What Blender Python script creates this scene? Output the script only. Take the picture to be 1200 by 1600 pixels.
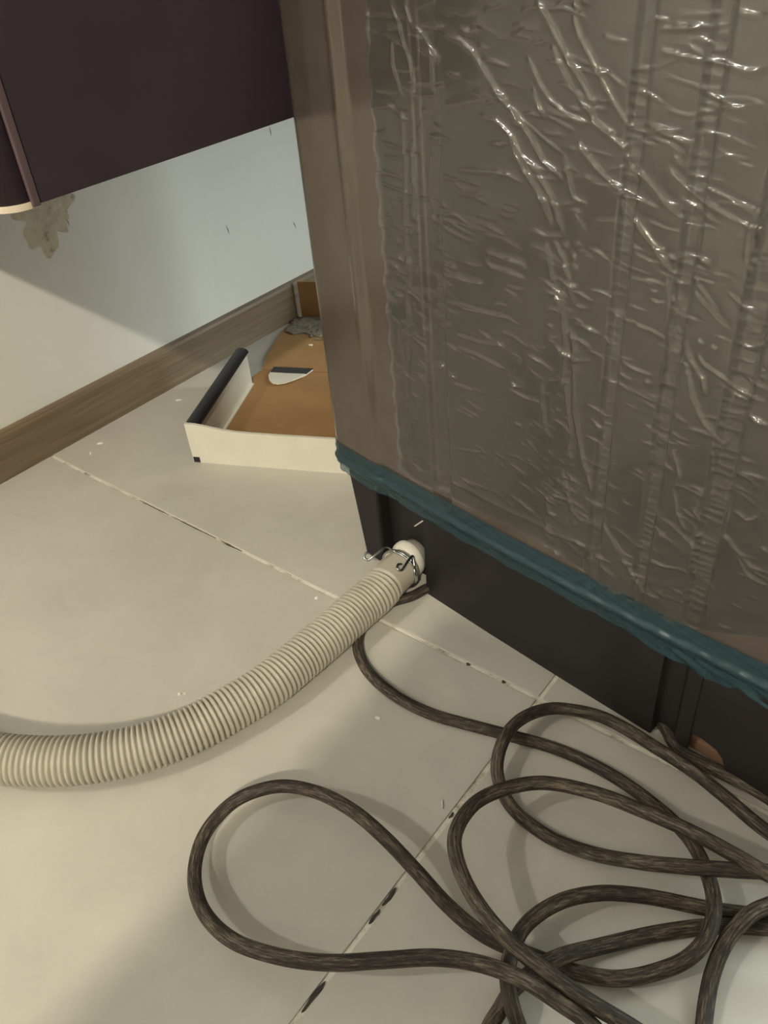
import bpy, bmesh, math, random
import numpy as np
from mathutils import Vector, Matrix
random.seed(7)
for o in list(bpy.data.objects):
    bpy.data.objects.remove(o)
SC = bpy.context.scene
COL = SC.collection

# ------------------------------------------------------------------ camera
cam_d = bpy.data.cameras.new('camera')
cam = bpy.data.objects.new('camera', cam_d); COL.objects.link(cam)
cam_d.sensor_fit = 'VERTICAL'; cam_d.sensor_height = 32.0
cam_d.lens = 1286.107 / 1600.0 * 32.0
cam_d.clip_start = 0.01
_r = Vector((0.7888, 0.6098, -0.0770)); _u = Vector((-0.3229, 0.5176, 0.7924)); _f = Vector((-0.5230, 0.6002, -0.6052))
cam.matrix_world = Matrix(((_r.x, _u.x, -_f.x, 0.7657), (_r.y, _u.y, -_f.y, 0.0), (_r.z, _u.z, -_f.z, 0.4576), (0, 0, 0, 1)))
SC.camera = cam

# ------------------------------------------------------------------ world, exposure
SC.view_settings.view_transform = 'Standard'; SC.view_settings.look = 'None'
SC.view_settings.gamma = 1.0; SC.view_settings.use_curve_mapping = False
SC.view_settings.exposure = 0.0
wd = bpy.data.worlds.new('world'); SC.world = wd; wd.use_nodes = True
wd.node_tree.nodes['Background'].inputs[0].default_value = (0.72, 0.9, 1.0, 1)
wd.node_tree.nodes['Background'].inputs[1].default_value = 0.9

# ------------------------------------------------------------------ lights
def point(name, loc, power, color, radius):
    l = bpy.data.lights.new(name, 'POINT'); l.energy = power; l.color = color; l.shadow_soft_size = radius
    o = bpy.data.objects.new(name, l); COL.objects.link(o); o.location = loc
    return o
LAMP_A = (1.50, -1.27, 1.72)
LAMP_B = (0.085, -0.80, 1.25)
point('ceiling_lamp_light', LAMP_A, 138.0, (1.0, .91, .70), 0.026)
point('wall_lamp_light', LAMP_B, 20.0, (1.0, .96, .84), 0.018)
al = bpy.data.lights.new('window_daylight', 'AREA'); al.shape = 'RECTANGLE'; al.size = 0.80; al.size_y = 1.3
al.energy = 50.0; al.color = (0.90, 1.0, 0.93)
alo = bpy.data.objects.new('window_daylight', al); COL.objects.link(alo)
alo.location = (1.32, 1.43, 0.76); alo.rotation_euler = (math.radians(-90), 0, 0)

# ------------------------------------------------------------------ helpers
def tag(o, label=None, cat=None, group=None, kind=None):
    if label: o['label'] = label
    if cat: o['category'] = cat
    if group: o['group'] = group
    if kind: o['kind'] = kind
    return o
def empty(name, loc=(0, 0, 0), rz=0.0):
    o = bpy.data.objects.new(name, None); COL.objects.link(o); o.location = loc; o.rotation_euler = (0, 0, rz)
    o.empty_display_size = 0.02
    return o
def link(name, me, mat, parent=None, smooth=False):
    if mat: me.materials.append(mat)
    if smooth:
        for p in me.polygons: p.use_smooth = True
    o = bpy.data.objects.new(name, me); COL.objects.link(o)
    if parent: o.parent = parent
    return o
def mesh_pd(name, v, f, mat, parent=None, smooth=False):
    me = bpy.data.meshes.new(name); me.from_pydata([tuple(p) for p in v], [], f); me.update()
    return link(name, me, mat, parent, smooth)
def bm_obj(name, bm, mat, parent=None, smooth=False):
    bmesh.ops.recalc_face_normals(bm, faces=bm.faces)
    me = bpy.data.meshes.new(name); bm.to_mesh(me); bm.free()
    return link(name, me, mat, parent, smooth)
def bm_box(bm, x0, x1, y0, y1, z0, z1, bevel=0.0):
    vs = [bm.verts.new(p) for p in ((x0,y0,z0),(x1,y0,z0),(x1,y1,z0),(x0,y1,z0),(x0,y0,z1),(x1,y0,z1),(x1,y1,z1),(x0,y1,z1))]
    fs = [bm.faces.new([vs[i] for i in q]) for q in ((3,2,1,0),(4,5,6,7),(0,1,5,4),(1,2,6,5),(2,3,7,6),(3,0,4,7))]
    if bevel:
        es = set(e for f in fs for e in f.edges)
        bmesh.ops.bevel(bm, geom=list(es), offset=bevel, segments=2, profile=0.5, affect='EDGES')
    return vs
def box(name, x0, x1, y0, y1, z0, z1, mat, parent=None, bevel=0.0):
    bm = bmesh.new(); bm_box(bm, x0, x1, y0, y1, z0, z1, bevel)
    return bm_obj(name, bm, mat, parent)
def bm_prism(bm, poly, z0, z1):
    """poly: xy outline, extruded from z0 to z1 (numbers or per-vertex lists)"""
    n = len(poly)
    g = lambda z, i: z[i] if isinstance(z, (list, tuple)) else z
    b = [bm.verts.new((p[0], p[1], g(z0, i))) for i, p in enumerate(poly)]
    t = [bm.verts.new((p[0], p[1], g(z1, i))) for i, p in enumerate(poly)]
    bm.faces.new(b[::-1]); bm.faces.new(t)
    for i in range(n):
        j = (i + 1) % n
        bm.faces.new((b[i], b[j], t[j], t[i]))
def catmull(pts, step):
    P = [Vector(p) for p in pts]
    P = [P[0] * 2 - P[1]] + P + [P[-1] * 2 - P[-2]]
    out = []
    for i in range(1, len(P) - 2):
        p0, p1, p2, p3 = P[i-1], P[i], P[i+1], P[i+2]
        # centripetal parameterisation keeps uneven spacing smooth
        t0 = 0.0; t1 = t0 + max((p1-p0).length, 1e-5) ** .5; t2 = t1 + max((p2-p1).length, 1e-5) ** .5; t3 = t2 + max((p3-p2).length, 1e-5) ** .5
        n = max(2, int((p2 - p1).length / step * 2))
        for k in range(n):
            t = t1 + (t2 - t1) * k / n
            a1 = p0 * ((t1-t)/(t1-t0)) + p1 * ((t-t0)/(t1-t0)); a2 = p1 * ((t2-t)/(t2-t1)) + p2 * ((t-t1)/(t2-t1)); a3 = p2 * ((t3-t)/(t3-t2)) + p3 * ((t-t2)/(t3-t2))
            b1 = a1 * ((t2-t)/(t2-t0)) + a2 * ((t-t0)/(t2-t0)); b2 = a2 * ((t3-t)/(t3-t1)) + a3 * ((t-t1)/(t3-t1))
            out.append(b1 * ((t2-t)/(t2-t1)) + b2 * ((t-t1)/(t2-t1)))
    out.append(P[-2])
    # even resampling
    res = [out[0]]; acc = 0.0
    for i in range(1, len(out)):
        a, b = out[i-1], out[i]; d = (b - a).length; s = 0.0
        while acc + d - s >= step:
            s += step - acc; acc = 0.0
            res.append(a.lerp(b, s / d))
        acc += d - s
    return res
def tube(name, path, radius, seg, mat, parent=None, caps=True):
    """sweep a circle; radius is a number or a list, uv: u = length in m, v = 0..1 round"""
    n = len(path); V = []; F = []; L = [0.0]
    for i in range(1, n): L.append(L[-1] + (path[i] - path[i-1]).length)
    up = Vector((0, 0, 1))
    for i in range(n):
        t = (path[min(i+1, n-1)] - path[max(i-1, 0)]).normalized()
        up = (up - t * up.dot(t))
        up = up.normalized() if up.length > 1e-6 else t.orthogonal().normalized()
        s = t.cross(up)
        r = radius[i] if isinstance(radius, list) else radius
        for k in range(seg):
            a = 2 * math.pi * k / seg
            V.append(path[i] + (up * math.cos(a) + s * math.sin(a)) * r)
    for i in range(n - 1):
        for k in range(seg):
            k2 = (k + 1) % seg
            F.append((i*seg+k, i*seg+k2, (i+1)*seg+k2, (i+1)*seg+k))
    nq = len(F)
    if caps:
        F.append(tuple(range(seg))[::-1]); F.append(tuple((n-1)*seg + k for k in range(seg)))
    me = bpy.data.meshes.new(name); me.from_pydata([tuple(v) for v in V], [], F); me.update()
    uv = me.uv_layers.new(name='along')
    dat = []
    for q in range(nq):
        i, k = divmod(q, seg)
        dat += [L[i], k/seg, L[i], (k+1)/seg, L[i+1], (k+1)/seg, L[i+1], k/seg]
    dat += [0.0] * (2 * len(me.loops) - len(dat))
    uv.data.foreach_set('uv', dat)
    bm = bmesh.new(); bm.from_mesh(me); bmesh.ops.recalc_face_normals(bm, faces=bm.faces); bm.to_mesh(me); bm.free()
    return link(name, me, mat, parent, True)

# ------------------------------------------------------------------ materials
class NT:
    def __init__(s, name):
        s.m = bpy.data.materials.new(name); s.m.use_nodes = True; s.t = s.m.node_tree
        s.b = s.t.nodes['Principled BSDF']; s.out = s.t.nodes['Material Output']
    def n(s, typ, **kw):
        nd = s.t.nodes.new(typ)
        for k, v in kw.items():
            if isinstance(k, str) and hasattr(nd, k): setattr(nd, k, v)
        return nd
    def l(s, a, b): s.t.links.new(a, b)
    def set(s, **kw):
        for k, v in kw.items(): s.b.inputs[k.replace('_', ' ')].default_value = v
    def noise(s, scale, detail=4, rough=.6, vec=None, dist=0.0):
        nd = s.n('ShaderNodeTexNoise'); nd.inputs['Scale'].default_value = scale; nd.inputs['Detail'].default_value = detail
        nd.inputs['Roughness'].default_value = rough; nd.inputs['Distortion'].default_value = dist
        if vec: s.l(vec, nd.inputs['Vector'])
        return nd.outputs['Fac']
    def pos(s, scale=(1, 1, 1)):
        g = s.n('ShaderNodeNewGeometry'); mp = s.n('ShaderNodeMapping'); mp.inputs['Scale'].default_value = scale
        s.l(g.outputs['Position'], mp.inputs['Vector']); return mp.outputs['Vector']
    def uv(s, scale=(1, 1, 1)):
        g = s.n('ShaderNodeUVMap'); mp = s.n('ShaderNodeMapping'); mp.inputs['Scale'].default_value = scale
        s.l(g.outputs['UV'], mp.inputs['Vector']); return mp.outputs['Vector']
    def obj(s, scale=(1, 1, 1), rot=(0, 0, 0)):
        g = s.n('ShaderNodeTexCoord'); mp = s.n('ShaderNodeMapping'); mp.inputs['Scale'].default_value = scale; mp.inputs['Rotation'].default_value = rot
        s.l(g.outputs['Object'], mp.inputs['Vector']); return mp.outputs['Vector']
    def ramp(s, fac, stops):
        r = s.n('ShaderNodeValToRGB'); e = r.color_ramp.elements
        while len(e) < len(stops): e.new(0.5)
        for i, (p, c) in enumerate(stops):
            e[i].position = p; e[i].color = (*c, 1) if len(c) == 3 else c
        s.l(fac, r.inputs['Fac']); return r.outputs['Color']
    def color(s, sock): s.l(sock, s.b.inputs['Base Color'])
    def bump(s, fac, strength, dist):
        b = s.n('ShaderNodeBump'); b.inputs['Strength'].default_value = strength; b.inputs['Distance'].default_value = dist
        s.l(fac, b.inputs['Height']); s.l(b.outputs['Normal'], s.b.inputs['Normal'])
    def mixc(s, fac, a, b, mode='MIX'):
        m = s.n('ShaderNodeMixRGB'); m.blend_type = mode
        for sock, val in ((m.inputs[0], fac), (m.inputs[1], a), (m.inputs[2], b)):
            if isinstance(val, (int, float)): sock.default_value = val
            elif isinstance(val, tuple): sock.default_value = (*val, 1)
            else: s.l(val, sock)
        return m.outputs[0]
def plain(name, col, rough=.5, **kw):
    m = NT(name); m.set(Base_Color=(*col, 1), Roughness=rough, **kw)
    c = m.noise(40, 3, .6, m.pos()); m.color(m.mixc(c, tuple(x*.92 for x in col), tuple(min(1, x*1.08) for x in col)))
    return m.m

def mat_tile():
    m = NT('polished_tile')
    v = m.pos()
    c1 = m.ramp(m.noise(4.5, 6, .55, v, .6), [(.30, (.49, .468, .42)), (.52, (.535, .513, .463)), (.72, (.57, .548, .497))])
    c2 = m.ramp(m.noise(22, 8, .7, v, .8), [(.3, (.925, .925, .93)), (.7, (1.03, 1.03, 1.025))])
    m.color(m.mixc(1.0, c1, c2, 'MULTIPLY'))
    m.set(Roughness=.28)
    m.set(Specular_IOR_Level=.4)
    return m.m
def mat_grout():
    m = NT('grout')
    v = m.pos()
    c = m.ramp(m.noise(38, 5, .7, v), [(.33, (.05, .045, .04)), (.40, (.42, .38, .31)), (.5, (.70, .66, .57)), (.75, (.80, .77, .69))])
    m.color(c); m.set(Roughness=.9); m.bump(m.noise(400, 3, .6, v), .4, .0006)
    return m.m
def mat_wall():
    m = NT('painted_wall')
    v = m.pos()
    c = m.ramp(m.noise(5, 5, .6, v), [(.3, (.74, .735, .71)), (.7, (.78, .775, .75))])
    st = m.ramp(m.noise(9, 7, .75, m.pos((1, .5, 2.2)), 1.5), [(.68, (1, 1, 1)), (.80, (.88, .86, .82))])
    m.color(m.mixc(1.0, c, st, 'MULTIPLY')); m.set(Roughness=.55)
    m.bump(m.noise(60, 5, .6, v), .12, .003)
    return m.m
def mat_wood():
    m = NT('grey_brown_wood_grain')
    v = m.pos((14, 2.2, 60))
    g = m.noise(3.2, 7, .65, v, .6)
    c = m.ramp(g, [(.25, (.115, .082, .055)), (.5, (.185, .135, .088)), (.75, (.25, .185, .122))])
    m.color(c); m.set(Roughness=.42); m.bump(g, .25, .0006)
    return m.m
def mat_cabinet():
    m = NT('dark_plum_laminate')
    v = m.pos((3, 3, 3))
    c = m.ramp(m.noise(2.4, 4, .6, v), [(.3, (.037, .025, .035)), (.7, (.047, .033, .046))])
    m.color(c); m.set(Roughness=.5, Specular_IOR_Level=.3)
    return m.m
def mat_metal_paint():
    m = NT('taupe_painted_steel')
    c = m.ramp(m.noise(60, 4, .6, m.pos()), [(.3, (.120, .098, .083)), (.7, (.134, .111, .094))])
    m.color(c); m.set(Metallic=.45, Roughness=.20)
    return m.m
def mat_base():
    m = NT('dark_grey_plastic')
    v = m.pos()
    c = m.ramp(m.noise(30, 5, .65, v), [(.3, (.0125, .0105, .0108)), (.7, (.0175, .0150, .0152))])
    m.color(c); m.set(Roughness=.48, Specular_IOR_Level=.28); m.bump(m.noise(900, 2, .5, v), .08, .0004)
    return m.m
def mat_film():
    m = NT('clear_film'); t = m.t
    tr = m.n('ShaderNodeBsdfTransparent'); tr.inputs[0].default_value = (.985, .98, .97, 1)
    ga = m.n('ShaderNodeBsdfGlossy'); ga.inputs['Roughness'].default_value = .11
    gb = m.n('ShaderNodeBsdfGlossy'); gb.inputs['Roughness'].default_value = .30
    gl = m.n('ShaderNodeMixShader'); gl.inputs[0].default_value = .45; m.l(ga.outputs[0], gl.inputs[1]); m.l(gb.outputs[0], gl.inputs[2])
    df = m.n('ShaderNodeBsdfDiffuse'); df.inputs['Color'].default_value = (.82, .79, .74, 1)
    fr = m.n('ShaderNodeFresnel'); fr.inputs['IOR'].default_value = 1.78
    mx = m.n('ShaderNodeMixShader'); m.l(fr.outputs[0], mx.inputs[0]); m.l(tr.outputs[0], mx.inputs[1]); m.l(gl.outputs[0], mx.inputs[2])
    m2 = m.n('ShaderNodeMixShader'); m2.inputs[0].default_value = .046; m.l(mx.outputs[0], m2.inputs[1]); m.l(df.outputs[0], m2.inputs[2])
    m.l(m2.outputs[0], m.out.inputs['Surface'])
    return m.m
def mat_pane():
    m = NT('window_glass')
    tr = m.n('ShaderNodeBsdfTransparent'); gl = m.n('ShaderNodeBsdfGlossy'); gl.inputs['Roughness'].default_value = .02
    mx = m.n('ShaderNodeMixShader'); mx.inputs[0].default_value = .05; m.l(tr.outputs[0], mx.inputs[1]); m.l(gl.outputs[0], mx.inputs[2]); m.l(mx.outputs[0], m.out.inputs['Surface'])
    return m.m
def mat_tape():
    m = NT('blue_translucent_tape')
    tr = m.n('ShaderNodeBsdfTransparent'); tr.inputs[0].default_value = (.46, .57, .61, 1)
    m.set(Base_Color=(.038, .078, .097, 1), Roughness=.27, Specular_IOR_Level=.35)
    mx = m.n('ShaderNodeMixShader'); mx.inputs[0].default_value = .58
    m.l(tr.outputs[0], mx.inputs[1]); m.l(m.b.outputs[0], mx.inputs[2]); m.l(mx.outputs[0], m.out.inputs['Surface'])
    return m.m
def mat_cord():
    m = NT('scuffed_rubber_cord')
    g = m.noise(1.0, 6, .72, m.uv((110, 24, 1)), .3)
    g2 = m.noise(1.0, 3, .6, m.uv((14, 3, 1)))
    f = m.mixc(.35, g, g2)
    c = m.ramp(f, [(.39, (.012, .0095, .0085)), (.49, (.036, .028, .023)), (.56, (.115, .090, .066)), (.67, (.29, .24, .175))])
    m.color(c); m.set(Roughness=.62, Specular_IOR_Level=.35); m.bump(g, .5, .0008)
    return m.m
def mat_hose():
    m = NT('ribbed_beige_plastic')
    c = m.ramp(m.noise(25, 4, .6, m.pos()), [(.3, (.40, .37, .31)), (.7, (.47, .435, .365))])
    m.color(c); m.set(Roughness=.38)
    return m.m
def mat_card():
    m = NT('brown_cardboard')
    v = m.pos()
    c = m.ramp(m.noise(16, 6, .65, v), [(.3, (.30, .165, .065)), (.7, (.37, .21, .088))])
    dust = m.ramp(m.noise(28, 7, .8, v, .8), [(.60, (0, 0, 0)), (.78, (.45, .45, .45))])
    m.color(m.mixc(dust, c, (.55, .45, .33))); m.set(Roughness=.85)
    return m.m
M = dict(tile=mat_tile(), grout=mat_grout(), wall=mat_wall(), wood=mat_wood(), cab=mat_cabinet(), steel=mat_metal_paint(),
         base=mat_base(), film=mat_film(), tape=mat_tape(), cord=mat_cord(), hose=mat_hose(), card=mat_card(),
         white=plain('white_coated_board', (.72, .69, .60), .45), black=plain('black_print', (.016, .012, .014), .4),
         strip=plain('plum_edge_band', (.10, .065, .075), .45), pale=plain('pale_edge', (.62, .52, .42), .6),
         plaster=None, nozzle=plain('white_nozzle_plastic', (.70, .67, .60), .45), wire=plain('zinc_plated_wire', (.45, .48, .48), .25, Metallic=1.0),
         ceil=plain('ceiling_paint', (.28, .275, .26), .8), farwall=plain('beige_wall_covering', (.17, .16, .148), .6), chip=plain('white_paint_flake', (.80, .78, .72), .7),
         cement=None, gap=plain('dirty_gap', (.035, .029, .024), .9), foam=plain('brown_transit_pad', (.22, .12, .075), .8), dark=plain('dark_cavity_plastic', (.012, .011, .011), .6))
def mat_plaster():
    m = NT('cream_filler'); v = m.pos()
    m.color(m.ramp(m.noise(70, 5, .7, v), [(.33, (.34, .30, .21)), (.42, (.56, .51, .40)), (.7, (.66, .62, .52))])); m.set(Roughness=.9); m.bump(m.noise(160, 4, .7, v), .6, .002); return m.m
def mat_cement():
    m = NT('grey_crumbs'); v = m.pos()
    m.color(m.ramp(m.noise(130, 4, .7, v), [(.35, (.13, .11, .085)), (.7, (.30, .26, .205))])); m.set(Roughness=.95); return m.m
M['pane'] = mat_pane(); M['plaster'] = mat_plaster(); M['cement'] = mat_cement()

# ------------------------------------------------------------------ the room
RX, Y0, Y1, ZC = 1.9, -1.9, 1.36, 1.78
JX, JY, TS = 0.5935, 0.342, 0.60          # joints of the floor tiles and their pitch
fl = tag(box('floor', -0.05, RX + .05, Y0 - .05, Y1 + .05, -0.05, -0.0012, M['grout']), kind='structure')
for i in range(-1, 3):
    for j in range(-4, 2):
        x0 = max(JX + i*TS + .0016, 0.0); x1 = min(JX + (i+1)*TS - .0016, RX)
        y0 = max(JY + j*TS + .0016, Y0); y1 = min(JY + (j+1)*TS - .0016, Y1)
        if x1 - x0 < .02 or y1 - y0 < .02: continue
        box('tile', x0, x1, y0, y1, -0.006, 0.0, M['tile'], fl, .0006)
tag(box('wall_left', -.06, 0, Y0, Y1, 0, ZC, M['wall']), kind='structure')
wl = bpy.data.objects['wall_left']
tag(box('wall_right', RX, RX + .06, Y0, Y1, 0, ZC, M['farwall']), kind='structure')
tag(box('wall_front', -.06, RX + .06, Y0 - .06, Y0, 0, ZC, M['farwall']), kind='structure')
WX0, WX1, WZ0, WZ1 = .9, 1.74, .06, 1.46
bm = bmesh.new()
bm_box(bm, -.06, WX0, Y1, Y1 + .06, 0, ZC); bm_box(bm, WX1, RX + .06, Y1, Y1 + .06, 0, ZC)
bm_box(bm, WX0, WX1, Y1, Y1 + .06, 0, WZ0); bm_box(bm, WX0, WX1, Y1, Y1 + .06, WZ1, ZC)
tag(bm_obj('wall_back', bm, M['farwall']), kind='structure')
bm = bmesh.new()
for (a, b, c, d) in ((WX0, WX0+.03, WZ0, WZ1), (WX1-.03, WX1, WZ0, WZ1), (WX0+.03, WX1-.03, WZ0, WZ0+.03), (WX0+.03, WX1-.03, WZ1-.03, WZ1), (1.31, 1.33, WZ0+.03, WZ1-.03)):
    bm_box(bm, a, b, Y1 + .01, Y1 + .04, c, d)
w1 = tag(bm_obj('window_1', bm, M['ceil']), kind='structure')
for a, b in ((WX0 + .03, 1.31), (1.33, WX1 - .03)): box('glass_pane', a, b, Y1 + .022, Y1 + .026, WZ0 + .03, WZ1 - .03, M['pane'], w1)
tag(box('ceiling', -.06, RX + .06, Y0 - .06, Y1 + .06, ZC, ZC + .05, M['ceil']), kind='structure')
# open dirty slits where the grout has fallen out
for x, y, l, w, rz in ((JX, .1700, .013, .0022, 90), (JX, .1560, .010, .0018, 90), (JX, .1045, .019, .0024, 90), (JX, .2330, .005, .0016, 90), (.175, JY, .045, .0007, 0), (.235, JY, .060, .0008, 0), (.285, JY, .026, .0010, 0), (.535, JY, .0035, .0022, 0), (.565, JY, .003, .0022, 0)):
    bm = bmesh.new()
    bm_prism(bm, [(l/2*math.cos(a)*(1 + .12*math.sin(5*a + x*900)), w/2*math.sin(a)*(1 + .35*math.sin(3*a + y*700))) for a in [2*math.pi*k/12 for k in range(12)]], -.0008, -.0004)
    o = bm_obj('grout_gap', bm, M['gap'], fl); o.location = (x, y, 0); o.rotation_euler = (0, 0, math.radians(rz))
# skirting board, with its rounded top lip
bm = bmesh.new()
prof = [(0.0, 0.0), (.0058, 0.0), (.0058, .0455), (.0050, .0495), (.0030, .0508), (0.0, .0512)]
ya, yb = Y0, Y1
va = [bm.verts.new((p[0], ya, p[1])) for p in prof]; vb = [bm.verts.new((p[0], yb, p[1])) for p in prof]
bm.faces.new(va); bm.faces.new(vb[::-1])
for i in range(len(prof)):
    j = (i + 1) % len(prof); bm.faces.new((va[i], va[j], vb[j], vb[i]))
tag(bm_obj('baseboard_left', bm, M['wood']), kind='structure')
# patch of cream filler on the wall under the cabinet corner
SCR = [(0.6448, 0.1534, 0.6482, 0.1386), (0.4455, 0.2207, 0.4471, 0.2108), (0.7557, 0.1235, 0.7604, 0.1113), (0.7394, 0.2414, 0.7404, 0.2270)]
def plaster():
    n = 34; V = []; F = []
    yc, zc, ry, rz = .423, .232, .040, .036
    for i in range(n):
        for j in range(n):
            u = -1 + 2*i/(n-1); v = -1 + 2*j/(n-1)
            ang = math.atan2(v, u); rr = max(abs(u), abs(v))
            edge = .78 + .13*math.sin(3*ang + 1) + .10*math.sin(7*ang + .4) + .06*math.sin(13*ang)
            y = yc + ry*rr*math.cos(ang)*edge; z = zc + rz*rr*math.sin(ang)*edge*(1.25 if v < 0 else 1)
            h = .0013*(1 - rr**1.5)*(1 + .8*math.sin(y*420 + 2*math.sin(z*260)) * math.sin(z*380)) - .0002*(rr > .99)
            V.append((max(h, -.0002), y, z))
    for i in range(n-1):
        for j in range(n-1): F.append((i*n+j, (i+1)*n+j, (i+1)*n+j+1, i*n+j+1))
    o = mesh_pd('plaster_patch', V, F, M['plaster'], wl, True)
    o['label'] = 'rough cream filler smeared on the wall under the cabinet corner'
plaster()
for y0, z0, y1, z1 in SCR:
    a = Vector((0, y0, z0)); b = Vector((0, y1, z1)); t = (b - a).normalized(); w = Vector((0, -t.z, t.y))*.00035; k = a.lerp(b, .5) + w*1.6
    mesh_pd('scratch', [a + Vector((.0003, 0, 0)), k + w + Vector((.0004, 0, 0)), b + Vector((.0003, 0, 0)), k - w + Vector((.0004, 0, 0))], [(0, 1, 2, 3)], M['gap'], wl)

# ceiling lamps (out of the picture, they carry the lights)
def em_mat():
    m = NT('lamp_diffuser'); m.b.inputs['Emission Color'].default_value = (1, .87, .68, 1); m.b.inputs['Emission Strength'].default_value = 6.0; return m.m
EM = em_mat()
for (x, y, z), nm in ((LAMP_A, 'round ceiling lamp behind and right of the washing machine back'),):
    t = tag(empty('ceiling_lamp', (x, y, ZC)), nm, 'lamp', None)
    bm = bmesh.new(); bmesh.ops.create_cone(bm, cap_ends=True, segments=32, radius1=.055, radius2=.065, depth=.02, matrix=Matrix.Translation((0, 0, -.01)))
    bm_obj('housing', bm, M['ceil'], t)
    bm = bmesh.new(); bmesh.ops.create_cone(bm, cap_ends=True, segments=32, radius1=.042, radius2=.048, depth=.004, matrix=Matrix.Translation((0, 0, -.022)))
    bm_obj('diffuser', bm, EM, t)

# small wall lamp near the doorway
t = tag(empty('wall_lamp', (0.0, LAMP_B[1], LAMP_B[2] + .045)), 'small round wall lamp on the left wall near the doorway', 'lamp')
bm = bmesh.new(); bmesh.ops.create_cone(bm, cap_ends=True, segments=32, radius1=.04, radius2=.036, depth=.012, matrix=Matrix.Translation((.006, 0, 0)) @ Matrix.Rotation(math.pi/2, 4, 'Y'))
bm_obj('wall_plate', bm, M['ceil'], t)
bm = bmesh.new(); bmesh.ops.create_cone(bm, cap_ends=True, segments=16, radius1=.008, radius2=.008, depth=.074, matrix=Matrix.Translation((.048, 0, 0)) @ Matrix.Rotation(math.pi/2, 4, 'Y'))
bm_obj('arm', bm, M['ceil'], t)
bm = bmesh.new(); bmesh.ops.create_cone(bm, cap_ends=True, segments=32, radius1=.030, radius2=.018, depth=.02, matrix=Matrix.Translation((.085, 0, .0)))
bm_obj('lamp_shade', bm, M['ceil'], t)

# ------------------------------------------------------------------ wall cabinet
CD, CY, CZ, CT = .35, .2255, .3398, 1.12
cab = tag(empty('wall_cabinet', (0, CY, CZ)), 'dark plum laminate cabinet hung on the wall above the skirting', 'cabinet')
def L(o): return o
yE = Y1 - .25
bm = bmesh.new()
bm_prism(bm, [(0.001, -.0), (CD - .002, 0.0), (CD - .002, yE - CY), (0.001, yE - CY)], .0015, CT - CZ)
bm_obj('carcass', bm, M['cab'], cab)
box('door', CD - .002, CD + .0005, .0052, yE - CY, .0, CT - CZ, M['cab'], cab, .0004)
box('edge_strip', CD - .004, CD + .0016, .0, .0046, -.0006, CT - CZ, M['strip'], cab, .0006)['label'] = 'lighter plum edge strip'
def post_outline(g=0.0):
    pts = [(0.001, 0.0), (CD - .001, 0.0)]
    for k in range(17):
        a = math.pi/2*k/16
        pts.append((CD - .0155 + (.015 - g)*math.cos(a), -(.0146 - g)*math.sin(a)))
    pts.append((0.001, -.0146 + g))
    return pts
bm = bmesh.new(); bm_prism(bm, post_outline(), .0022, CT - CZ); bm_obj('corner_post', bm, M['cab'], cab, False)
for p in bpy.data.objects['corner_post'].data.polygons: p.use_smooth = len(p.vertices) == 4
bm = bmesh.new(); bm_prism(bm, post_outline(-.0006), -.0012, .0022); bm_obj('bottom_trim', bm, M['pale'], cab)['label'] = 'pale raw edge under the rounded corner'

# unseen table-shaped blocker, added behind the camera to shade the tiles as a person would
tb = tag(empty('shadow_blocker', (1.124, -.49, 0)), 'unseen table-shaped shadow blocker added behind the camera', 'shadow blocker')
box('blocker_top', -.27, .27, -.28, .28, .60, .62, M['wood'], tb, .003)
for sx in (-1, 1):
    for sy in (-1, 1):
        box('blocker_leg', sx*.25 - .016, sx*.25 + .016, sy*.26 - .016, sy*.26 + .016, 0, .60, M['wood'], tb, .002)

# ------------------------------------------------------------------ washing machine (local frame: x along its back, -y out of the back)
OX, OY, TH = .3835, .3986, math.radians(-8.15)
WM = tag(empty('washing_machine', (OX, OY, 0), TH), 'taupe washing machine with its ribbed back wrapped in crinkled film', 'washing machine')
A0, A1, ZB, ZT, DEP, RC = -.016, .41, .082, .68, .40, .012
def bulge(a): return .0075*max(0.0, 1 - ((a - .197)/.213)**2)
def sstep(x, a, b):
    t = min(1, max(0, (x - a)/(b - a))); return t*t*(3 - 2*t)
GRO = [(.0985, .1170, .0032, .097), (.2288, .2375, .0026, .097), (.2604, .2692, .0026, .097), (.2925, .3055, .0034, .1085), (.345, .354, .0026, .097), (.379, .388, .0026, .097)]
def lip(z):
    return .0022*(1 - sstep(z, .0942, .0978)) - .0075*min(1.0, max(0.0, (.0940 - z)/.0125))**1.15
def back_n(a, z):
    n = bulge(a) - .0030*sstep(a, .036, .047) + .0022*sstep(a, .36, .39) + .0024*sstep(z, .11, .30)*math.exp(-((a - .0395)/.0042)**2)
    for g0, g1, dpt, ze in GRO:
        if g0 - .004 < a < g1 + .004:
            w = (g1 - g0)/2; c = (g0 + g1)/2
            x = abs(a - c)/w
            zz = ze + (1 - math.sqrt(max(0, 1 - min(1, x)**2)))*w
            n -= dpt*(1 - sstep(x, .62, 1.08))*sstep(z, zz, zz + .0045)
    n += lip(z)
    return n
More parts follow.
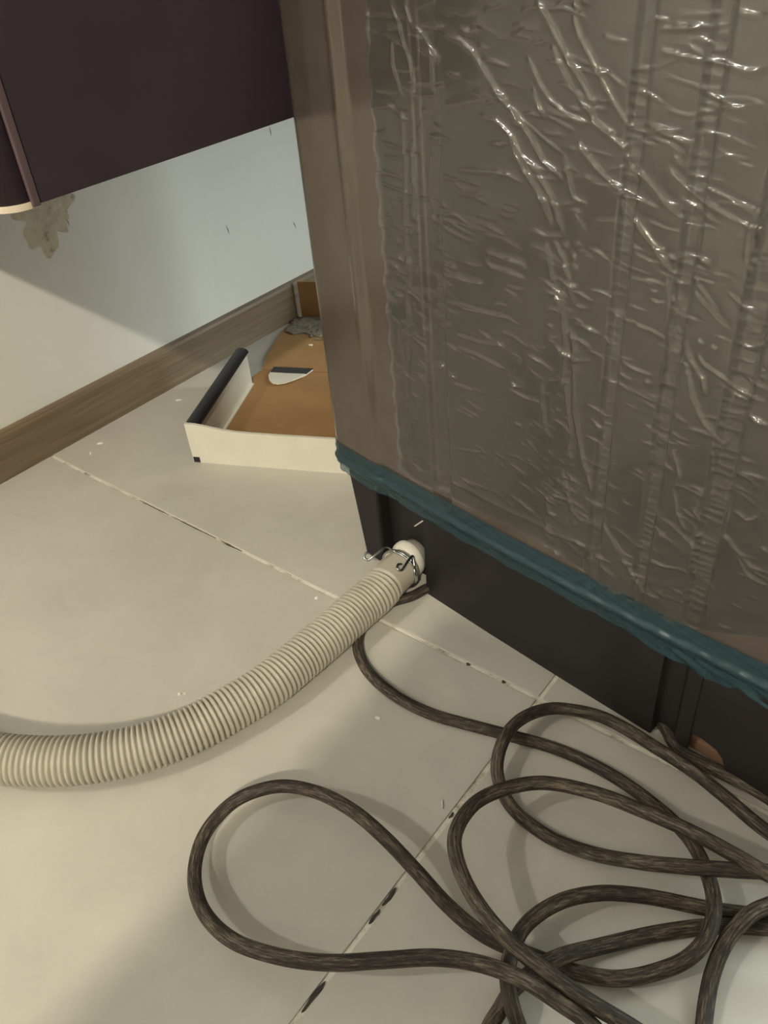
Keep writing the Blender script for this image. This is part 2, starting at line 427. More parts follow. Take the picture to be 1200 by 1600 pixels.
def body():
    zs = [ZB, .0828, .0838, .085, .0865, .0885, .091] + list(np.arange(.0925, .1135, .00085)) + list(np.linspace(.115, .43, 40)) + [.5, .58, ZT]
    asmp = sorted(set(list(np.round(np.arange(A0 + RC, A1 - RC + 1e-6, .0011), 5))))
    V = []; F = []; nb = None
    for z in zs:
        row = []
        li = .0045*(1 - sstep(z, ZB - .001, ZB + .006)) - .003*(1 - sstep(z, .0925, .0985))
        for k in range(9):                      # left rear corner, from the side round to the back
            t = math.pi/2*k/8
            row.append((A0 + RC - RC*math.cos(t) + li*math.cos(t), back_n(A0 + RC, z) - RC + RC*math.sin(t)))
        for a in asmp[1:-1]: row.append((a, back_n(a, z)))
        for k in range(9):
            t = math.pi/2*k/8
            row.append((A1 - RC + RC*math.sin(t) - li*math.sin(t), back_n(A1 - RC, z) - RC + RC*math.cos(t)))
        row.append((A1 - li, -DEP)); row.append((A0 + li, -DEP))
        nb = len(row)
        V += [(a, -n, z) for a, n in row]
    for i in range(len(zs) - 1):
        for k in range(nb):
            k2 = (k + 1) % nb
            F.append((i*nb+k, i*nb+k2, (i+1)*nb+k2, (i+1)*nb+k))
    F.append(tuple(range(nb))[::-1]); F.append(tuple((len(zs)-1)*nb + k for k in range(nb)))
    o = mesh_pd('body', V, F, M['steel'], WM, True)
    for p in o.data.polygons:
        if len(p.vertices) > 4: p.use_smooth = False
    bm = bmesh.new(); bm.from_mesh(o.data); bmesh.ops.recalc_face_normals(bm, faces=bm.faces); bm.to_mesh(o.data); bm.free()
body()
box('top_cover', A0 - .002, A1 + .002, 0.0, DEP + .002, ZT, ZT + .03, M['base'], WM, .006)
box('lid', A0 + .03, A1 - .03, .09, DEP - .02, ZT + .03, ZT + .042, M['steel'], WM, .004)
box('control_panel', A0 + .01, A1 - .01, .005, .085, ZT + .03, ZT + .06, M['base'], WM, .005)

# --- plastic base: front plates with their recess, channel and notch, all one moulding
def base():
    bm = bmesh.new()
    def plate(cols, thick, z1=ZB - .0002):
        """cols: list of (a, n, z bottom); a plate of given thickness behind it"""
        f0 = [bm.verts.new((a, -n, zb)) for a, n, zb in cols]; f1 = [bm.verts.new((a, -n, z1)) for a, n, zb in cols]
        b0 = [bm.verts.new((a, -n + thick, zb)) for a, n, zb in cols]; b1 = [bm.verts.new((a, -n + thick, z1)) for a, n, zb in cols]
        k = len(cols)
        for i in range(k - 1):
            bm.faces.new((f0[i], f0[i+1], f1[i+1], f1[i])); bm.faces.new((b0[i+1], b0[i], b1[i], b1[i+1]))
            bm.faces.new((f0[i+1], f0[i], b0[i], b0[i+1])); bm.faces.new((f1[i], f1[i+1], b1[i+1], b1[i]))
        bm.faces.new((f0[0], f1[0], b1[0], b0[0])); bm.faces.new((f0[-1], b0[-1], b1[-1], f1[-1]))
    # left foot: a tapered post
    def post(a_t0, a_t1, a_b0, a_b1, n0t, n0b, n1):
        z1 = ZB - .0002
        v = [bm.verts.new(p) for p in ((a_b0, -n0b, .0), (a_b1, -n0b, .0), (a_b1, -n1, .0), (a_b0, -n1, .0), (a_t0, -n0t, z1), (a_t1, -n0t, z1), (a_t1, -n1, z1), (a_t0, -n1, z1))]
        fs = [bm.faces.new([v[i] for i in q]) for q in ((3,2,1,0),(4,5,6,7),(0,1,5,4),(1,2,6,5),(2,3,7,6),(3,0,4,7))]
        es = [e for e in set(e for f in fs for e in f.edges) if abs(e.verts[0].co.z - e.verts[1].co.z) > .02]
        bmesh.ops.bevel(bm, geom=es, offset=.003, segments=3, profile=.5, affect='EDGES')
    post(-.002, .0305, .0075, .0305, -.002, -.003, -.055)
    plate([(.0306, -.0145, .0008), (.05, -.0145, .0010), (.07, -.0145, .001), (.094, -.0145, .001)], .003)
    arc = [(.3123, 0, .0225), (.3165, 0, .0230), (.322, 0, .0222), (.329, 0, .0205), (.334, 0, .016), (.3375, 0, .007)]
    plate([(.0835, 0, .0), (.15, .0012, .0), (.22, .0014, .0), (.2866, .0008, .0),
           (.2868, -.0042, .0), (.2875, -.0052, .0068), (.2915, -.0052, .0095), (.2960, -.0052, .008), (.2995, -.0048, .0), (.3025, -.0035, .0), (.3030, .0006, .0), (.3065, .0014, .0), (.3120, .001, .0)]
          + arc + [(.3388, 0, .0012), (.345, 0, .0), (.375, -.0002, .0), (.402, -.004, .0), (.4065, -.012, .0)], .003)
    # sides and the far edge
    plate([(-.0005, -.055, .0), (.0025, -.055, .0), ], DEP - .08)
    plate([(.4035, -.013, .0), (.4065, -.013, .0)], DEP - .04)
    plate([(.0, -(DEP - .025), .0), (.4065, -(DEP - .025), .0)], .003)
    bm_obj('base', bm, M['base'], WM)
base()
bm = bmesh.new(); bm_box(bm, .309, .3365, .0060, .060, .0005, .012, .002); bm_obj('transit_pad', bm, M['foam'], WM)['label'] = 'brown pad seen through the notch in the base'
box('inner_web', .284, .3075, .0125, .030, .0002, .030, M['dark'], WM)
bm = bmesh.new(); bmesh.ops.create_cone(bm, cap_ends=True, segments=20, radius1=.0045, radius2=.0035, depth=.006, matrix=Matrix.Translation((.2925, .009, .0052)) @ Matrix.Rotation(math.pi/2, 4, 'X'))
bm_obj('cord_bushing', bm, M['wire'], WM, True)

# --- drain nozzle (lathe along the hose axis, local y)
def lathe(name, prof, mat, parent, loc, rot, seg=36):
    """prof: (radius, height) pairs, axis = local z"""
    V = []; F = []
    for r, h in prof:
        for k in range(seg):
            a = 2*math.pi*k/seg; V.append((r*math.cos(a), r*math.sin(a), h))
    n = len(prof)
    for i in range(n-1):
        for k in range(seg):
            k2 = (k+1) % seg; F.append((i*seg+k, i*seg+k2, (i+1)*seg+k2, (i+1)*seg+k))
    F.append(tuple(range(seg))[::-1]); F.append(tuple((n-1)*seg + k for k in range(seg)))
    o = mesh_pd(name, V, F, mat, parent, True); o.location = loc; o.rotation_euler = rot
    bm = bmesh.new(); bm.from_mesh(o.data); bmesh.ops.recalc_face_normals(bm, faces=bm.faces); bm.to_mesh(o.data); bm.free()
    return o
lathe('drain_nozzle', [(.0132, 0), (.0134, .005), (.0150, .0062), (.0159, .0080), (.0160, .0105), (.0154, .0135), (.0144, .0150), (.0135, .0160), (.0133, .026)], M['nozzle'], WM, (.0600, .0142, .0210), (math.pi/2, 0, 0))['label'] = 'whitish drain nozzle with a thick soft flange'

# --- blue tape folded over the bottom lip
def tape():
    rnd = random.Random(3)
    na, nz = 330, 34
    V = []; F = []
    ph = [rnd.uniform(0, 6.28) for _ in range(12)]
    for i in range(na + 1):
        s = -.03 + (.03 + .4255)*i/na            # arc length: first stretch wraps the left side
        for j in range(nz + 1):
            t = j/nz
            fr = .0006*math.sin(s*130 + ph[0]) + .0005*math.sin(s*310 + ph[1])
            rag = sstep(s, .24, .30)
            ztop = .1092 + .0002*math.sin(s*60); zbot = .0795 + fr - rag*(.0028 + .0016*math.sin(s*61 + ph[2]) + .0012*math.sin(s*173 + ph[3]) + .0007*math.sin(s*411))
            z = ztop + (zbot - ztop)*t
            a_ = max(s, A0 + RC)
            zq = max(z, ZB + .0052)
            n = back_n_env(a_, zq) + .0007
            w = .00035*math.sin(s*190 + z*900 + ph[4])*math.sin(s*70 + z*420 + ph[5]) + .00025*math.sin(s*520 - z*700 + ph[6])
            left = 1 - sstep(s, .03, .11)
            w += left*.0003*math.sin(s*55 - z*1150 + ph[7])*math.sin(s*140 + z*300)
            w += rag*sstep(.094 - z, 0, .01)*(.0009*math.sin(s*270 + z*700 + ph[8])*math.sin(s*83 + ph[9]) + .0008)
            n += max(w, -.0004) + .0002
            if z < ZB + .005: n -= (ZB + .005 - z)*.10
            if s < A0 + RC:                     # round the corner onto the side
                arc = (A0 + RC - s); th = min(arc/(RC + .001), math.pi/2); rest = max(0.0, arc - (RC + .001)*math.pi/2)
                R = RC + .0009 + max(w, -.0004); nc = back_n_env(A0 + RC, zq) - RC
                p = (A0 + RC - R*math.sin(th), -(nc + R*math.cos(th) - rest), z)
            else: p = (s, -n, z)
            V.append(p)
    for i in range(na):
        for j in range(nz):
            k = nz + 1; F.append((i*k+j, (i+1)*k+j, (i+1)*k+j+1, i*k+j+1))
    mesh_pd('blue_tape', V, F, M['tape'], WM, True)['label'] = 'translucent blue tape folded over the bottom lip'
def back_n_env(a, z):
    n = bulge(a) - .0030*sstep(a, .036, .047) + .0022*sstep(a, .36, .39)
    return n + lip(z)
tape()

# --- crinkled clear film
CORD = [(0.7707,0.1758,0.0042), (0.7640,0.1934,0.0042), (0.7594,0.2071,0.0042), (0.7545,0.2289,0.0080), (0.7544,0.2468,0.0140), (0.7588,0.2629,0.0180), (0.7654,0.2746,0.0180), (0.7872,0.2985,0.0180), (0.8026,0.2986,0.0120), (0.7937,0.2844,0.0060), (0.7692,0.2712,0.0042), (0.7474,0.2568,0.0042), (0.7269,0.2385,0.0042), (0.7038,0.2096,0.0100), (0.6891,0.1878,0.0168), (0.6831,0.1757,0.0168), (0.6778,0.1628,0.0120), (0.6760,0.1536,0.0042), (0.6763,0.1424,0.0042), (0.6831,0.1275,0.0042), (0.6966,0.1228,0.0042), (0.7004,0.1368,0.0042), (0.6887,0.1521,0.0042), (0.6823,0.1558,0.0130), (0.6742,0.1644,0.0168), (0.6688,0.1778,0.0168), (0.6683,0.1929,0.0180), (0.6762,0.2115,0.0200), (0.6899,0.2289,0.0180), (0.7088,0.2449,0.0120), (0.7444,0.2652,0.0042), (0.7673,0.2773,0.0042), (0.7953,0.2919,0.0042), (0.8285,0.2983,0.0100), (0.8276,0.3035,0.0300), (0.7898,0.2762,0.0450), (0.7602,0.2758,0.0420), (0.7437,0.2779,0.0400), (0.7175,0.2818,0.0340), (0.6905,0.2814,0.0300), (0.6647,0.2782,0.0280), (0.6378,0.2662,0.0300), (0.6227,0.2478,0.0340), (0.6149,0.2257,0.0390), (0.6179,0.2024,0.0420), (0.6282,0.1900,0.0410), (0.6443,0.1812,0.0360), (0.6661,0.1757,0.0310), (0.6892,0.1733,0.0310), (0.7131,0.1733,0.0300), (0.7301,0.1753,0.0280), (0.7469,0.1767,0.0250), (0.7649,0.1746,0.0200), (0.7639,0.1588,0.0200), (0.7423,0.1603,0.0220), (0.7175,0.1664,0.0260), (0.7038,0.1657,0.0280), (0.6838,0.1643,0.0290), (0.6622,0.1578,0.0300), (0.6431,0.1466,0.0320), (0.6231,0.1307,0.0320), (0.5996,0.1134,0.0300), (0.5751,0.1011,0.0280), (0.5486,0.0941,0.0250), (0.5214,0.0974,0.0200), (0.4974,0.1115,0.0140), (0.4834,0.1327,0.0120), (0.4839,0.1575,0.0140), (0.4999,0.1774,0.0180), (0.5252,0.1862,0.0240), (0.5557,0.1870,0.0300), (0.5815,0.1843,0.0300), (0.6057,0.1812,0.0240), (0.6280,0.1792,0.0140), (0.6480,0.1799,0.0070), (0.6638,0.1834,0.0042), (0.6755,0.1865,0.0042), (0.6886,0.1900,0.0042), (0.7013,0.1937,0.0042), (0.7184,0.2016,0.0075), (0.7326,0.2151,0.0100), (0.7420,0.2273,0.0140), (0.7459,0.2404,0.0180), (0.7437,0.2570,0.0180), (0.7348,0.2732,0.0165), (0.7167,0.2919,0.0125), (0.6867,0.3049,0.0080), (0.6548,0.3113,0.0042), (0.6245,0.3092,0.0042), (0.5956,0.3017,0.0042), (0.5702,0.2944,0.0042), (0.5391,0.2863,0.0042), (0.5073,0.2858,0.0042), (0.4761,0.2943,0.0042), (0.4555,0.3114,0.0042), (0.4463,0.3354,0.0042), (0.4510,0.3582,0.0042), (0.4611,0.3745,0.0042), (0.4684,0.3919,0.0042), (0.4891,0.3955,0.0042), (0.5758,0.4013,0.0042), (0.6442,0.3855,0.0042), (0.6735,0.3641,0.0042), (0.6877,0.3526,0.0042), (0.7016,0.3510,0.0042), (0.7158,0.3506,0.0042), (0.7329,0.3507,0.0042), (0.7442,0.3495,0.0042), (0.7767,0.3476,0.0060), (0.7987,0.3363,0.0100), (0.7829,0.3171,0.0150), (0.7520,0.3158,0.0190), (0.7225,0.3251,0.0190), (0.7036,0.3306,0.0190), (0.6783,0.3358,0.0170), (0.6550,0.3411,0.0140), (0.6376,0.3424,0.0120), (0.6227,0.3380,0.0120), (0.6081,0.3300,0.0120), (0.5982,0.3065,0.0175), (0.5985,0.2845,0.0185), (0.6046,0.2683,0.0120), (0.6195,0.2575,0.0042), (0.6470,0.2517,0.0042), (0.6744,0.2539,0.0080), (0.7018,0.2592,0.0180), (0.7205,0.2635,0.0270), (0.7349,0.2705,0.0290), (0.7596,0.2865,0.0280), (0.7922,0.3136,0.0200), (0.8269,0.3553,0.0080), (0.8574,0.3817,0.0042)]
HOSE = [(0.4452,0.3867,0.0205), (0.4450,0.3766,0.0205), (0.4451,0.3665,0.0200), (0.4462,0.3498,0.0195), (0.4445,0.3278,0.0185), (0.4435,0.2986,0.0180), (0.4415,0.2652,0.0180), (0.4389,0.2347,0.0180), (0.4331,0.2089,0.0180), (0.4227,0.1771,0.0180), (0.4091,0.1501,0.0190), (0.3892,0.1244,0.0210), (0.3682,0.1052,0.0230), (0.3406,0.0860,0.0260), (0.3075,0.0697,0.0290), (0.2645,0.0571,0.0310)]
CREASE_BIG = [[(0.1782,0.4139),(0.1855,0.4061),(0.1928,0.3966),(0.1989,0.3895),(0.2050,0.3832),(0.2099,0.3769),(0.2143,0.3713)],
 [(0.1982,0.4133),(0.2023,0.4084)],
 [(0.1979,0.4095),(0.2025,0.4002),(0.2084,0.3933),(0.2145,0.3855),(0.2219,0.3762),(0.2278,0.3700),(0.2325,0.3662),(0.2359,0.3655)],
 [(0.2009,0.3787),(0.2069,0.3740),(0.2110,0.3710),(0.2130,0.3677),(0.2189,0.3639),(0.2258,0.3603),(0.2298,0.3581),(0.2319,0.3540),(0.2355,0.3500),(0.2412,0.3472),(0.2481,0.3419),(0.2529,0.3372),(0.2584,0.3345),(0.2630,0.3312),(0.2667,0.3328)],
 [(0.2051,0.3606),(0.2060,0.3571),(0.2122,0.3515),(0.2184,0.3467),(0.2268,0.3414),(0.2336,0.3392),(0.2361,0.3363),(0.2375,0.3342)],
 [(0.2283,0.3379),(0.2334,0.3321),(0.2396,0.3265),(0.2457,0.3209),(0.2519,0.3153),(0.2569,0.3105),(0.2637,0.3070)],
 [(0.2368,0.3308),(0.2442,0.3245),(0.2516,0.3172),(0.2601,0.3102)],
 [(0.1653,0.3592),(0.1735,0.3485),(0.1800,0.3444),(0.1867,0.3375),(0.1921,0.3313),(0.1958,0.3237),(0.1987,0.3180),(0.1977,0.3137)],
 [(0.1655,0.3544),(0.1736,0.3436),(0.1818,0.3347),(0.1872,0.3285),(0.1915,0.3209),(0.1931,0.3154)],
 [(0.1651,0.3705),(0.1717,0.3636),(0.1783,0.3568),(0.1862,0.3472),(0.1939,0.3434),(0.1993,0.3388)],
 [(0.2495,0.3536),(0.2605,0.3465),(0.2680,0.3424),(0.2742,0.3399),(0.2823,0.3369),(0.2881,0.3353),(0.2927,0.3348),(0.2981,0.3345)],
 [(0.2357,0.1570),(0.2456,0.1447),(0.2554,0.1338),(0.2633,0.1268),(0.2719,0.1151)],
 [(0.2604,0.3012),(0.2676,0.2822),(0.2739,0.2700),(0.2817,0.2624),(0.2845,0.2520)],
 [(0.2718,0.2693),(0.2779,0.2520),(0.2854,0.2406),(0.2917,0.2358),(0.2978,0.2322),(0.3021,0.2381)],
 [(0.2758,0.2749),(0.2804,0.2698),(0.2883,0.2668),(0.2973,0.2632),(0.3058,0.2607),(0.3140,0.2597)],
 [(0.2999,0.2706),(0.3065,0.2674),(0.3126,0.2663)],
 [(0.3041,0.2517),(0.3100,0.2499),(0.3162,0.2489)],
 [(0.2695,0.3034),(0.2754,0.2989),(0.2848,0.2922),(0.2915,0.2880)],
 [(0.1962,0.2859),(0.2022,0.2746),(0.2047,0.2585),(0.2053,0.2398),(0.2085,0.2251),(0.2118,0.2085),(0.2139,0.1805)],
 [(0.2079,0.2702),(0.2111,0.2542),(0.2130,0.2213),(0.2170,0.2064),(0.2218,0.1912),(0.2281,0.1763),(0.2318,0.1675)],
 [(0.2912,0.1706),(0.2957,0.1506),(0.3022,0.1420)],
 [(0.1210,0.3981),(0.1334,0.3958),(0.1428,0.3909),(0.1507,0.3823),(0.1586,0.3737),(0.1665,0.3678),(0.1730,0.3628),(0.1769,0.3595)],
 [(0.1452,0.3630),(0.1574,0.3622),(0.1654,0.3573),(0.1709,0.3482),(0.1776,0.3402)]]
CREASE_MED = [[(0.1877,0.3972),(0.1921,0.3900),(0.1971,0.3835),(0.2019,0.3792)],
 [(0.1744,0.3916),(0.1783,0.3858),(0.1834,0.3791),(0.1884,0.3742),(0.1957,0.3704),(0.2052,0.3669),(0.2098,0.3660)],
 [(0.1785,0.3797),(0.1800,0.3745),(0.1839,0.3685),(0.1872,0.3647)],
 [(0.1895,0.3100),(0.1919,0.3018),(0.1945,0.2912),(0.1992,0.2808),(0.2037,0.2726)],
 [(0.1939,0.3119),(0.2003,0.3035),(0.2042,0.2934),(0.2084,0.2808)],
 [(0.2517,0.3590),(0.2595,0.3532)],
 [(0.2933,0.3489),(0.2916,0.3402),(0.2898,0.3312),(0.2906,0.3224),(0.2951,0.3142),(0.2922,0.3098)],
 [(0.2955,0.3426),(0.2940,0.3329),(0.2968,0.3237),(0.2996,0.3189)],
 [(0.2680,0.3129),(0.2722,0.3060),(0.2807,0.2982),(0.2867,0.2927)],
 [(0.2563,0.3073),(0.2593,0.2979),(0.2602,0.2877)],
 [(0.1981,0.3534),(0.1992,0.3460),(0.2029,0.3369),(0.2044,0.3332),(0.2141,0.3308)],
 [(0.2711,0.3184),(0.2777,0.3150)],
 [(0.2048,0.3273),(0.2102,0.3212),(0.2141,0.3178)],
 [(0.2392,0.3694),(0.2467,0.3660),(0.2548,0.3644),(0.2643,0.3640)],
 [(0.2394,0.3968),(0.2500,0.3950),(0.2592,0.3940),(0.2682,0.3931),(0.2770,0.3914),(0.2862,0.3906)],
 [(0.2131,0.4002),(0.2224,0.3991),(0.2294,0.3990)],
 [(0.2384,0.4038),(0.2486,0.4041),(0.2601,0.4045)],
 [(0.2692,0.4103),(0.2816,0.4089)],
 [(0.2071,0.1805),(0.2128,0.1647),(0.2166,0.1539),(0.2231,0.1491),(0.2290,0.1504)],
 [(0.2587,0.2830),(0.2636,0.2800),(0.2640,0.2658),(0.2619,0.2606),(0.2613,0.2486)],
 [(0.2903,0.2997),(0.2953,0.2940),(0.3001,0.2894)],
 [(0.2818,0.2799),(0.2864,0.2776)],
 [(0.2753,0.2812),(0.2800,0.2783)],
 [(0.2713,0.2208),(0.2757,0.2116),(0.2785,0.2048),(0.2772,0.1934),(0.2807,0.1825),(0.2874,0.1715)],
 [(0.2910,0.1719),(0.2975,0.1767)],
 [(0.2916,0.2041),(0.2894,0.1964),(0.2890,0.1879),(0.2952,0.1827),(0.2981,0.1799)],
 [(0.2985,0.1744),(0.2984,0.1642),(0.2978,0.1533),(0.3053,0.1454),(0.3107,0.1425)],
 [(0.2921,0.2336),(0.2957,0.2100),(0.2976,0.1963)],
 [(0.3012,0.2137),(0.3030,0.2042),(0.3066,0.1939),(0.3062,0.1869),(0.3060,0.1813)],
 [(0.2991,0.1875),(0.3060,0.1813),(0.3155,0.1737),(0.3234,0.1681),(0.3332,0.1688)],
 [(0.3074,0.1984),(0.3159,0.1946),(0.3224,0.1999)],
 [(0.3132,0.1738),(0.3209,0.1637),(0.3282,0.1608),(0.3348,0.1611)],
 [(0.3066,0.2199),(0.3139,0.2207),(0.3222,0.2207)],
 [(0.2965,0.3022),(0.3014,0.2967),(0.3065,0.2951)],
 [(0.3021,0.2839),(0.3078,0.2886)],
 [(0.1908,0.2311),(0.1914,0.2190),(0.1945,0.2019),(0.1972,0.1956)],
 [(0.2091,0.2717),(0.2183,0.2702),(0.2273,0.2692)],
 [(0.1683,0.2222),(0.1792,0.2224)],
 [(0.2769,0.1748),(0.2852,0.1696)],
 [(0.0852,0.4108),(0.0919,0.4017),(0.0942,0.3933),(0.0981,0.3848),(0.1005,0.3761),(0.0999,0.3680)],
 [(0.0858,0.3949),(0.0853,0.3821),(0.0892,0.3723),(0.0934,0.3654)],
 [(0.0958,0.4110),(0.1010,0.4020),(0.1095,0.3967),(0.1163,0.3886),(0.1204,0.3842)],
 [(0.1144,0.3932),(0.1138,0.3838),(0.1147,0.3741),(0.1195,0.3656)],
 [(0.0898,0.3620),(0.0895,0.3404),(0.0899,0.3257),(0.0873,0.3051),(0.0874,0.2863),(0.0896,0.2698),(0.0836,0.2520),(0.0852,0.2382)],
 [(0.0983,0.3480),(0.0955,0.3322),(0.0969,0.3186),(0.0929,0.2999)],
 [(0.1074,0.3646),(0.1069,0.3573),(0.0999,0.3470)],
 [(0.1123,0.3431),(0.1097,0.3262),(0.1112,0.3092),(0.1180,0.2997)],
 [(0.0691,0.4087),(0.0675,0.3961),(0.0690,0.3883)],
 [(0.1288,0.3355),(0.1435,0.3370),(0.1576,0.3384),(0.1712,0.3382)],
 [(0.1299,0.3231),(0.1506,0.3263)],
 [(0.1224,0.3654),(0.1369,0.3686),(0.1507,0.3707)],
 [(0.1506,0.2955),(0.1653,0.2950),(0.1794,0.2957)],
 [(0.1170,0.2760),(0.1350,0.2763),(0.1506,0.2774)],
 [(0.1506,0.2872),(0.1654,0.2886),(0.1797,0.2866)],
 [(0.1179,0.2592),(0.1427,0.2603),(0.1690,0.2621)],
 [(0.0700,0.3021),(0.0791,0.3024)],
 [(0.0643,0.3587),(0.0867,0.3628)],
 [(0.0861,0.2595),(0.0858,0.2455),(0.0810,0.2224),(0.0817,0.2073)],
 [(0.0885,0.2201),(0.0820,0.1868),(0.0845,0.1678),(0.0768,0.1369)],
 [(0.0740,0.2308),(0.0772,0.2012),(0.0775,0.1820),(0.0809,0.1732)],
 [(0.0659,0.1895),(0.0691,0.1689),(0.0701,0.1449)],
 [(0.0910,0.1445),(0.0986,0.1352),(0.1145,0.1315)],
 [(0.0881,0.2274),(0.1000,0.2235),(0.1052,0.2162)],
 [(0.1255,0.2325),(0.1441,0.2325),(0.1666,0.2299)],
 [(0.1258,0.2403),(0.1458,0.2413),(0.1632,0.2444)],
 [(0.1211,0.2064),(0.1439,0.2081)],
 [(0.1223,0.1883),(0.1455,0.1883)],
 [(0.1261,0.1928),(0.1472,0.1898)],
 [(0.1079,0.1600),(0.1251,0.1585),(0.1524,0.1666)],
 [(0.0687,0.1298),(0.0765,0.1201)],
 [(0.0831,0.1359),(0.0831,0.1501),(0.0832,0.1640)]]
CREASE_LOW = [[(0.0706,0.1269),(0.0854,0.1240),(0.1044,0.1297),(0.1338,0.1296),(0.1579,0.1295),(0.1703,0.1295),(0.1703,0.1295),(0.1875,0.1311),(0.2041,0.1293),(0.2199,0.1309),(0.2352,0.1308)]]
FILM_EDGE = [(0.0673,0.4106), (0.0668,0.3961), (0.0660,0.3748), (0.0659,0.3489), (0.0657,0.3210), (0.0657,0.2833), (0.0655,0.2503), (0.0656,0.2240), (0.0653,0.1860), (0.0655,0.1555), (0.0655,0.1143)]
FILM_BOTTOM = [(0.0655,0.1143), (0.0758,0.1115), (0.1138,0.1138), (0.1598,0.1160), (0.1914,0.1174), (0.2213,0.1127), (0.2498,0.1058), (0.2760,0.1050), (0.3073,0.1119), (0.3408,0.1275)]

def film():
    rs = np.random.RandomState(11)
    na, nz = 560, 600
    ze = np.array([p[1] for p in FILM_EDGE][::-1]); ae = np.array([p[0] for p in FILM_EDGE][::-1])
    ab = np.array([p[0] for p in FILM_BOTTOM]); zb = np.array([p[1] for p in FILM_BOTTOM])
    AR, ZTOP = .405, .50
    u = np.linspace(0, 1, na); v = np.linspace(0, 1, nz)
    U, Vv = np.meshgrid(u, v)
    A = .063 + (AR - .063)*U
    Zb = np.interp(A, ab, zb)
    Z = Zb + (ZTOP - Zb)*Vv
    A = np.interp(Z, ze, ae) + (AR - np.interp(Z, ze, ae))*U
    A += (1-U)**12*.0012*np.sin(Z*310) 
    H = np.zeros_like(A)
    def ridge(pts, amp, w, taper=.012, wob=.0):
        nonlocal H
        p = np.array(pts, float)
        seg = np.linalg.norm(np.diff(p, axis=0), axis=1); tot = seg.sum(); s0 = 0.0
        best = np.full(A.shape, 1e9); bs = np.zeros_like(A)
        lo = p.min(0) - 7*w; hi = p.max(0) + 7*w
        msk = (A > lo[0]) & (A < hi[0]) & (Z > lo[1]) & (Z < hi[1])
        if not msk.any(): return
        a = A[msk]; z = Z[msk]; bd = np.full(a.shape, 1e9); bs = np.zeros(a.shape); sg = np.zeros(a.shape)
        for q in range(len(seg)):
            d = p[q+1] - p[q]; l2 = max(d @ d, 1e-12)
            t = np.clip(((a - p[q, 0])*d[0] + (z - p[q, 1])*d[1])/l2, 0, 1)
            dx = a - p[q, 0] - t*d[0]; dz = z - p[q, 1] - t*d[1]
            dd = np.sqrt(dx*dx + dz*dz); m = dd < bd
            bd[m] = dd[m]; bs[m] = (s0 + t*seg[q])[m]; sg[m] = np.sign(d[0]*dz - d[1]*dx)[m]
            s0 += seg[q]
        tp = np.clip(np.minimum(bs, tot - bs)/min(taper, tot*.45), 0, 1); tp = tp*tp*(3 - 2*tp)
        wobble = 1 + wob*np.sin(bs*420 + amp*9e4) + wob*.6*np.sin(bs*950 + amp*3e4)
        ww = w*np.where(sg > 0, 1.3, .8)
        H[msk] += amp*wobble*(.25 + .75*tp)*np.exp(.25 - np.sqrt((bd/ww)**2 + .0625))*np.clip(tp*4, 0, 1)
    for i, c in enumerate(CREASE_BIG): ridge(c, .0016, .00075, .010, .10)
    for i, c in enumerate(CREASE_MED): ridge(c, .0012, .0007, .008, .14)
    for c in CREASE_LOW: ridge(c, .0010, .0014, .01, .1)
    # short mostly level puckers, thickest in the lower two thirds, crossing the ribs
    for k in range(700):
        z = .115 + .33*rs.rand()**1.05; a = .066 + .33*rs.rand()
        ln = rs.uniform(.005, .02)*(1.5 if z > .3 else 1); an = math.radians(rs.normal(-9 + (z - .25)*40, 9))
        d = np.array([math.cos(an), math.sin(an)])*ln/2; c = np.array([a, z]); b = np.array([-d[1], d[0]])*rs.uniform(-.25, .25)
        ridge([c - d, c + b, c + d], rs.uniform(.0004, .0011), rs.uniform(.00042, .00065), .006)
    for k in range(260):                         # puckers beside and across the first rib and the left edge
        z = .115 + .2*rs.rand(); a = rs.choice([.066, .080, .088, .101, .114, .120, .2, .21]) + rs.normal(0, .003)
        ln = rs.uniform(.003, .009); an = math.radians(rs.normal(-15, 25))
        d = np.array([math.cos(an), math.sin(an)])*ln/2; c = np.array([a, z])
        ridge([c - d, c + d], rs.uniform(.0004, .0010), rs.uniform(.0005, .0008), .004)
    for g0, g1, dp, zz in GRO[1:4]:              # close ladder of tiny folds over the narrow ribs
        for z in np.arange(.12, .40, .0042):
            if rs.rand() < .75: ridge([(g0 - .001, z + rs.normal(0, .0006)), (g1 + .001, z + rs.normal(0, .0009))], .0006, .0007, .003)
    H += .0003*np.sin(A*60 + 2*np.sin(Z*22))*np.sin(Z*34 + 1.5*np.sin(A*41)) + .00012*np.sin(A*150 + Z*90)
    H += .0010
    fn = np.vectorize(lambda a: bulge(a) - .0030*sstep(a, .036, .047) + .0022*sstep(a, .36, .39))
    acol = np.linspace(.05, .41, 400); base_n = np.interp(A, acol, fn(acol))
    N = base_n + np.maximum(H, .0003)
    me = bpy.data.meshes.new('plastic_film')
    me.vertices.add(na*nz)
    co = np.stack([A, -N, Z], -1).reshape(-1, 3).astype(np.float32)
    me.vertices.foreach_set('co', co.ravel())
    idx = np.arange(na*nz).reshape(nz, na)
    q = np.stack([idx[:-1, :-1], idx[:-1, 1:], idx[1:, 1:], idx[1:, :-1]], -1).reshape(-1, 4)
    me.loops.add(q.size); me.loops.foreach_set('vertex_index', q.ravel().astype(np.int32))
    me.polygons.add(len(q)); me.polygons.foreach_set('loop_start', np.arange(0, q.size, 4, dtype=np.int32))
    try: me.polygons.foreach_set('loop_total', np.full(len(q), 4, dtype=np.int32))
    except Exception: pass
    me.polygons.foreach_set('use_smooth', np.ones(len(q), dtype=bool))
    me.update(calc_edges=True); me.validate()
    link('plastic_film', me, M['film'], WM)['label'] = 'clear crinkled plastic film over the ribbed back'
film()
